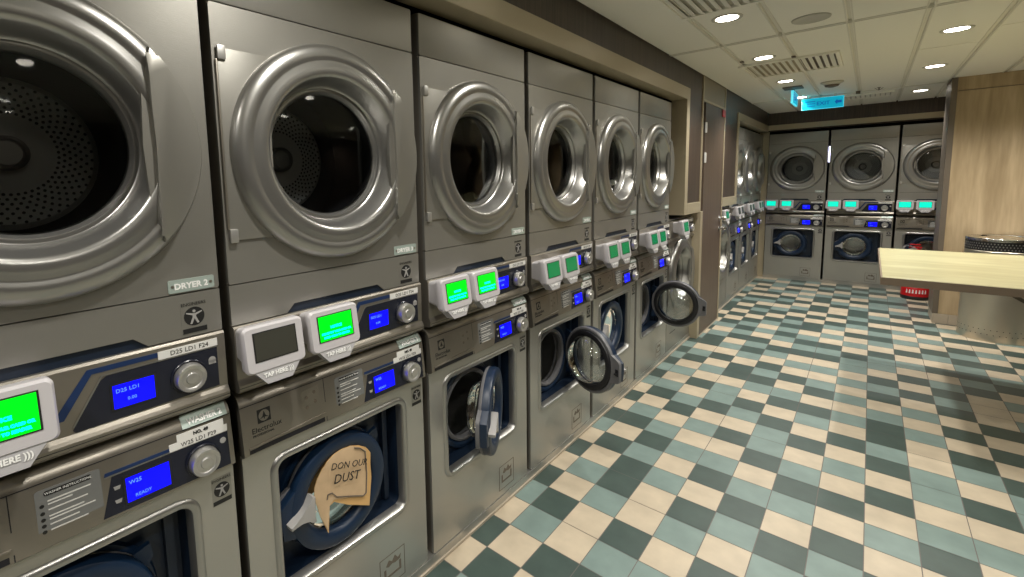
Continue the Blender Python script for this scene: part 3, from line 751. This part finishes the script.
# ------------------------------------------------------------------ ceiling fittings
LX = [(.600, [-1.48, -.20, 1.09, 2.375, 3.668, 4.957, 6.30]), (1.674, [-1.95, -.52, .91, 3.78, 5.231, 6.90]), (2.75, [-1.95, .91, 5.231]), (3.8, [-.52, 3.2])]
SEEN = {(.600, 2.375): 'round ceiling downlight nearest the camera on the left', (.600, 3.668): 'round ceiling downlight just before the large louvred vent',
        (.600, 4.957): 'round ceiling downlight between the large vent and the dark ceiling hatch', (.600, 6.30): 'round ceiling downlight behind the lit exit signs',
        (1.674, 3.78): 'round ceiling downlight nearest the camera on the right', (1.674, 5.231): 'middle one of the three right-hand ceiling downlights', (1.674, 6.90): 'right-hand ceiling downlight farthest away, before the pillar'}
proto = None; FAR = None; POW = 42.0
for x, yl in LX:
    for y in yl:
        if proto is None:
            proto = empty('ceiling_light', 'x', 'light')
            m = MB(0); m.v = []; 
            def rg(z, r): return [(r * cos(2 * PI * i / 36), r * sin(2 * PI * i / 36), z) for i in range(36)]
            m.loft([rg(0, .083), rg(-.005, .081), rg(-.006, .070), rg(-.003, .060), rg(-.001, .058)]); m.build('trim_ring', M_['offwhite'], proto, True)
            m = MB(0); m.loft([rg(-.003, .061), rg(-.003, .0001)], False, True); m.build('lamp_lens', M_['lamp'], proto)
            li = bpy.data.lights.new('lamp', 'SPOT'); li.spot_size = rad(140); li.spot_blend = 1.0; li.shadow_soft_size = .045; li.energy = POW; li.color = (1, .962, .89)
            lo = bpy.data.objects.new('lamp', li); C.objects.link(lo); lo.parent = proto; lo.location = (0, 0, -.060)
            o = proto
        else: o = dup(proto)
        if y > 3.5:
            lmp = find(o, 'lamp', 0)
            if FAR is None: FAR = lmp.data.copy(); FAR.energy = POW * 1.35
            lmp.data = FAR
        o.location = (x, y, ZC); o['group'] = 'round ceiling downlights'
        o['label'] = SEEN.get((x, y), 'round ceiling downlight outside the view')

def vent(x0, x1, y0, y1, label, n, flip=1):
    r = empty('air_vent', label, 'vent', 'louvred ceiling vents'); r.location = ((x0 + x1) / 2, (y0 + y1) / 2, ZC)
    hx, hy = (x1 - x0) / 2, (y1 - y0) / 2
    m = MB(0); b = .028
    for a in ((-hx, hx, -hy, -hy + b), (-hx, hx, hy - b, hy), (-hx, -hx + b, -hy + b, hy - b), (hx - b, hx, -hy + b, hy - b)): wbox(m, *a, -.016, -.0005, .003)
    m.build('vent_frame', M_['ceil'], r)
    xm = -hx + b + (2 * hx - 2 * b) * flip
    m = MB(0); wbox(m, -hx + b, xm, -hy + b, hy - b, -.0015, -.0005); m.build('vent_backing', M_['trimm'] if flip < 1 else M_['mesh'], r)
    if flip < 1: m = MB(0); wbox(m, xm, hx - b, -hy + b, hy - b, -.0015, -.0005); m.build('vent_opening', M_['post'], r)
    m = MB(0); w = (2 * hx - 2 * b) / n
    for i in range(n):
        x = -hx + b + i * w
        sgn = -1
        z0, z1 = (-.018, -.005) if sgn > 0 else (-.005, -.018)
        m.loft([[(x + .002, hy - b, z0), (x + w - .010, hy - b, z1), (x + w - .010, hy - b, z1 + .0015), (x + .002, hy - b, z0 + .0015)], [(x + .002, -hy + b, z0), (x + w - .010, -hy + b, z1), (x + w - .010, -hy + b, z1 + .0015), (x + .002, -hy + b, z0 + .0015)]], True, True)
    m.build('vent_slats', M_['ceil'], r)
vent(.385, 1.066, 1.50, 2.18, 'louvred ceiling vent at the top edge, nearest the camera', 14)
vent(.385, 1.066, 3.85, 4.50, 'large louvred ceiling vent in the middle of the ceiling', 14, .62)
vent(.99, 1.45, 6.62, 7.02, 'small louvred ceiling vent close to the back wall beside the exit sign', 9)
def disc(name, label, cat, x, y, prof, mt, extra=None):
    m = MB(0)
    def rg(z, r): return [(r * cos(2 * PI * i / 36), r * sin(2 * PI * i / 36), z) for i in range(36)]
    m.loft([rg(z, r) for r, z in prof], True, True); o = m.build(name, mt, None, True); o.location = (x, y, ZC - .0005); tag(o, label, cat)
    return o
disc('ceiling_speaker', 'flat round grey speaker grille in the ceiling', 'speaker', .972, 2.765, [(.098, 0), (.097, -.006), (.088, -.008), (.084, -.005), (.0001, -.006)], M_['mesh'])
sm = disc('smoke_detector', 'domed round detector on the ceiling before the exit sign', 'smoke detector', .945, 5.40, [(.095, 0), (.095, -.012), (.075, -.018), (.066, -.03)], M_['offwhite'])
m = MB(0); m.loft([[(r * cos(2 * PI * i / 24), r * sin(2 * PI * i / 24), z) for i in range(24)] for r, z in ((.064, -.028), (.055, -.045), (.02, -.055), (.0001, -.056))], True, True); m.build('detector_grille', M_['post'], sm, True)
m = MB(0); wbox(m, -.085, .085, -.095, .095, -.012, 0); h = m.build('ceiling_hatch', M_['post'], None); h.location = (.615, 5.44, ZC - .0005); tag(h, 'small dark square plate on the ceiling above the edge-on lit sign', 'plate')
for x, y, lb in ((.45, 3.66, 'tiny dark clip at the left front corner of the large vent'), (.785, 3.78, 'tiny dark clip on the front edge of the large vent')):
    m = MB(0); wbox(m, -.013, .013, -.022, .022, -.010, 0, .002); o = m.build('ceiling_clip', M_['post'], None); o.location = (x, y, ZC - .005); tag(o, lb, 'clip')
def sprinkler(x, y, lb):
    r = empty('sprinkler', lb, 'sprinkler'); r.location = (x, y, ZC)
    m = MB(0)
    for r0, r1, z0, z1 in ((.016, .016, -.004, -.007), (.006, .006, -.006, -.035)):
        m.loft([[(rr * cos(2 * PI * i / 12), rr * sin(2 * PI * i / 12), z) for i in range(12)] for rr, z in ((r0, z0), (r1, z1))], True, True)
    m.build('sprinkler_body', M_['post'], r)
    m = MB(0)
    for s_ in (-1, 1): m.loft([[(s_ * .004, -.003, -.032), (s_ * .010, -.003, -.032), (s_ * .010, .003, -.032), (s_ * .004, .003, -.032)], [(s_ * .032, -.003, -.008), (s_ * .038, -.003, -.008), (s_ * .038, .003, -.008), (s_ * .032, .003, -.008)]], True, True)
    m.build('sprinkler_arms', M_['post'], r)
sprinkler(1.311, 6.20, 'small Y-shaped dark sprinkler on the ceiling right of the exit sign')
m = MB(0); wbox(m, -.02, .02, -.02, .02, -.03, 0, .004); o = m.build('ceiling_sensor', M_['post'], None); o.location = (1.135, 6.30, ZC - .005); tag(o, 'tiny dark sensor on the ceiling by the small vent', 'sensor')

def exit_sign(label, w=.39, h=.125):
    r = empty('exit_sign', label, 'sign', 'cyan lit exit signs')
    m = MB(0); wbox(m, -w / 2, w / 2, -.009, .009, -h, 0); m.build('sign_panel', M_['exitc'], r)
    m = MB(0)
    for a in ((-w / 2 - .004, w / 2 + .004, -h - .004, -h), (-w / 2 - .004, w / 2 + .004, 0, .003), (-w / 2 - .004, -w / 2, -h, 0), (w / 2, w / 2 + .004, -h, 0)): wbox(m, a[0], a[1], -.011, .011, a[2], a[3])
    m.build('sign_border', M_['exitl'], r)
    for s_ in (-1, 1):
        m = MB(0)
        for z in (-.035, -.062, -.089):
            mm = MB(0); mm.box(-.185, -.065, .0085, .0102, z - .004, z + .004); oo = mm.build('sign_bar', M_['exitd'], r)
            if s_ < 0: oo.rotation_euler = (0, 0, PI)
        P_ = [(.115, -.062), (.140, -.030), (.140, -.048), (.180, -.048), (.180, -.076), (.140, -.076), (.140, -.094)]
        m.prism(P_, .0095, .0102)
        o = m.build('sign_arrow', M_['exitd'], r)
        if s_ < 0: o.rotation_euler = (0, 0, PI)
        t = text('EXIT', .062, M_['exitd'], r, -.055, .0098, -.085, 0, bold=.001)
        if s_ < 0: t.rotation_euler = (0, 0, PI); t.location = (.055, .0098, -.085)
    for x in (-.12, .12):
        m = MB(0); wbox(m, x - .012, x + .012, -.012, .012, .003, .035); m.build('sign_bracket', M_['chrome'], r)
    return r
e = exit_sign('cyan lit exit sign facing the camera, hung across the ceiling'); e.location = (.815, 6.30, ZC - .036)
e = exit_sign('cyan lit sign seen edge-on under the dark ceiling plate'); e.location = (.612, 5.62, ZC - .036); e.rotation_euler = (0, 0, PI / 2)

# led tube in the slit between two far dryers
m = MB(0)
m.loft([[(.8225 + .008 * cos(2 * PI * i / 12), -7.97 + .008 * sin(2 * PI * i / 12), z) for i in range(12)] for z in (1.80, 2.03)], True, True)
o = m.build('led_tube', M_['led'], None, True); tag(o, 'thin white light tube glowing in the slit between the first two far dryers', 'light')

# ------------------------------------------------------------------ folding table, bin, extinguisher
t = empty('folding_table', 'long pale oak folding table with a downlit top, before the pillar', 'table')
m = MB(0); wbox(m, 1.386, 3.3, 3.13, 4.73, .900, .95, .004)
top = m.build('table_top', M_['oakx'], t)
m = MB(0); wbox(m, 1.378, 3.304, 3.122, 3.13, .900, .947); wbox(m, 1.378, 1.386, 3.13, 4.73, .900, .947); m.build('edge_band', M_['edge'], t)
m = MB(0)
m.loft([[(1.84, -3.92, .90), (1.88, -3.92, .90), (1.88, -3.9, .90), (1.84, -3.9, .90)], [(2.72, -3.92, .32), (2.76, -3.92, .32), (2.76, -3.9, .32), (2.72, -3.9, .32)]], True, True); m.build('diagonal_brace', M_['post'], t)
for y in (3.91, 4.55):
    m = MB(0); wbox(m, 2.76, 2.82, y - .03, y + .03, 0, .90, .004); m.build('leg', M_['post'], t)

b = empty('waste_bin', 'round brushed steel waste bin standing before the wooden pillar', 'bin'); b.location = (2.272, 5.865, 0)
def ringz(z, r, n=64): return [(r * cos(2 * PI * i / n), r * sin(2 * PI * i / n), z) for i in range(n)]
m = MB(0); m.loft([ringz(.004, .245), ringz(.0, .25), ringz(.86, .25), ringz(.865, .246)], True, True); m.build('bin_body', M_['binm'], b, True)
m = MB(0); m.loft([ringz(.862, .244), ringz(.862, .247), ringz(.955, .247), ringz(.958, .244)], True, True); m.build('perforated_band', M_['gasket'], b, True)
m = MB(0)
for k in range(3):
    for i in range(72):
        t_ = 2 * PI * (i + .5 * (k % 2)) / 72; m.loft([[((.2475 + d) * cos(t_ + a), -(.2475 + d) * sin(t_ + a), .885 + k * .024 + c) for a, c in ((-.022, 0), (0, -.008), (.022, 0), (0, .008))] for d in (0, .001)], False, True)
m.build('band_perforations', M_['ring2'], b)
m = MB(0); m.loft([ringz(.955, .253), ringz(.975, .255), ringz(.984, .250), ringz(.988, .235), ringz(.984, .20), ringz(.965, .19), ringz(.955, .19)], True, True); m.build('bin_lid', M_['chrome'], b, True)
m = MB(0); m.loft([ringz(.966, .189), ringz(.980, .15), ringz(.992, .08), ringz(.996, .0001)], False, True); m.build('swing_flap', M_['chrome'], b, True)
m = MB(0)
for k in range(2):
    for i in range(40):
        t_ = 2 * PI * (i + .5 * k) / 40; m.loft([[((.2502 + d) * cos(t_ + .016 * cos(q_)), -(.2502 + d) * sin(t_ + .016 * cos(q_)), .07 + k * .045 + .004 * sin(q_)) for q_ in [PI / 3 * j_ for j_ in range(6)]] for d in (0, .0006)], False, True)
m.build('drain_holes', M_['gasket'], b)

x_ = empty('fire_extinguisher', 'red fire extinguisher in a red stand on the floor beside the pillar', 'fire extinguisher'); x_.location = (1.80, 7.43, 0)
m = MB(0); m.loft([ringz(0, .135, 32), ringz(.04, .14, 32), ringz(.045, .135, 32)], True, True); m.build('stand_base', M_['gasket'], x_, True)
m = MB(0); m.loft([ringz(.045, .138, 32), ringz(.15, .135, 32), ringz(.17, .12, 32), ringz(.168, .09, 32)], True, False); st = m.build('stand', M_['red'], x_, True)
m = MB(0)
for i in range(-3, 4):
    t_ = -PI / 2 + i * .22; m.loft([[((.1365 + d) * cos(t_ + a), -(.1365 + d) * sin(t_ + a) * -1 * -1, .085 + c) for a, c in ((-.06, 0), (.06, 0), (.05, .045), (-.02, .05))] for d in (.001, .003)], False, True)
m.v = [(a, -b_, c) if False else (a, b_, c) for a, b_, c in m.v]
m.build('stand_lettering', M_['white'], st)
m = MB(0); m.loft([ringz(.05, .085, 28), ringz(.50, .085, 28), ringz(.56, .06, 28), ringz(.585, .03, 28), ringz(.60, .025, 28)], True, True); m.build('cylinder', M_['red'], x_, True)
m = MB(0); m.loft([ringz(.60, .028, 16), ringz(.65, .026, 16)], True, True); wbox(m, -.09, .03, -.012, .012, .655, .672, .003); wbox(m, -.085, .02, -.010, .010, .69, .705, .003); m.build('valve', M_['red'], x_)
m = MB(0); m.loft([[(.045 + .022 * cos(2 * PI * i / 14), -.02, .655 + .022 * sin(2 * PI * i / 14)) for i in range(14)], [(.045 + .022 * cos(2 * PI * i / 14), .0, .655 + .022 * sin(2 * PI * i / 14)) for i in range(14)]], True, True); m.build('pressure_gauge', M_['chrome'], x_)
cu = []
for k in range(15):
    u = k / 14; cu.append((-.02 - .13 * sin(u * PI * .8), .02, .64 + .09 * sin(u * PI) - .35 * u * u))
m = MB(0); m.loft([[(a + .010 * cos(2 * PI * i / 8), b_ + .010 * sin(2 * PI * i / 8), c) for i in range(8)] for a, b_, c in cu], True, True); m.build('hose', M_['latch'], x_, True)

# ------------------------------------------------------------------ camera
f, PX, PY = 463.0797, 451.7724, 232.6901
cam = bpy.data.cameras.new('camera'); co = bpy.data.objects.new('camera', cam); C.objects.link(co)
R = Vector((.74356637, .66824993, -.02347517)); U = Vector((-.05317809, .09409517, .99414194)); F = Vector((-.66654418, .73796215, -.10550226))
M = Matrix((R, U, -F)).transposed().to_4x4(); M.translation = Vector((1.29593, -.91759, 1.61587)); co.matrix_world = M
cam.sensor_width = 36; cam.sensor_fit = 'HORIZONTAL'; cam.lens = f / 1024 * 36
cam.shift_x = (512 - PX) / 1024; cam.shift_y = (PY - 288.5) / 1024; cam.clip_start = .02
sc = bpy.context.scene; sc.camera = co
w = bpy.data.worlds.new('world'); sc.world = w; w.use_nodes = True; w.node_tree.nodes['Background'].inputs[0].default_value = (.02, .02, .02, 1)
vs = sc.view_settings; vs.view_transform = 'Standard'; vs.look = 'None'; vs.exposure = 0.55; vs.gamma = 1; vs.use_curve_mapping = False
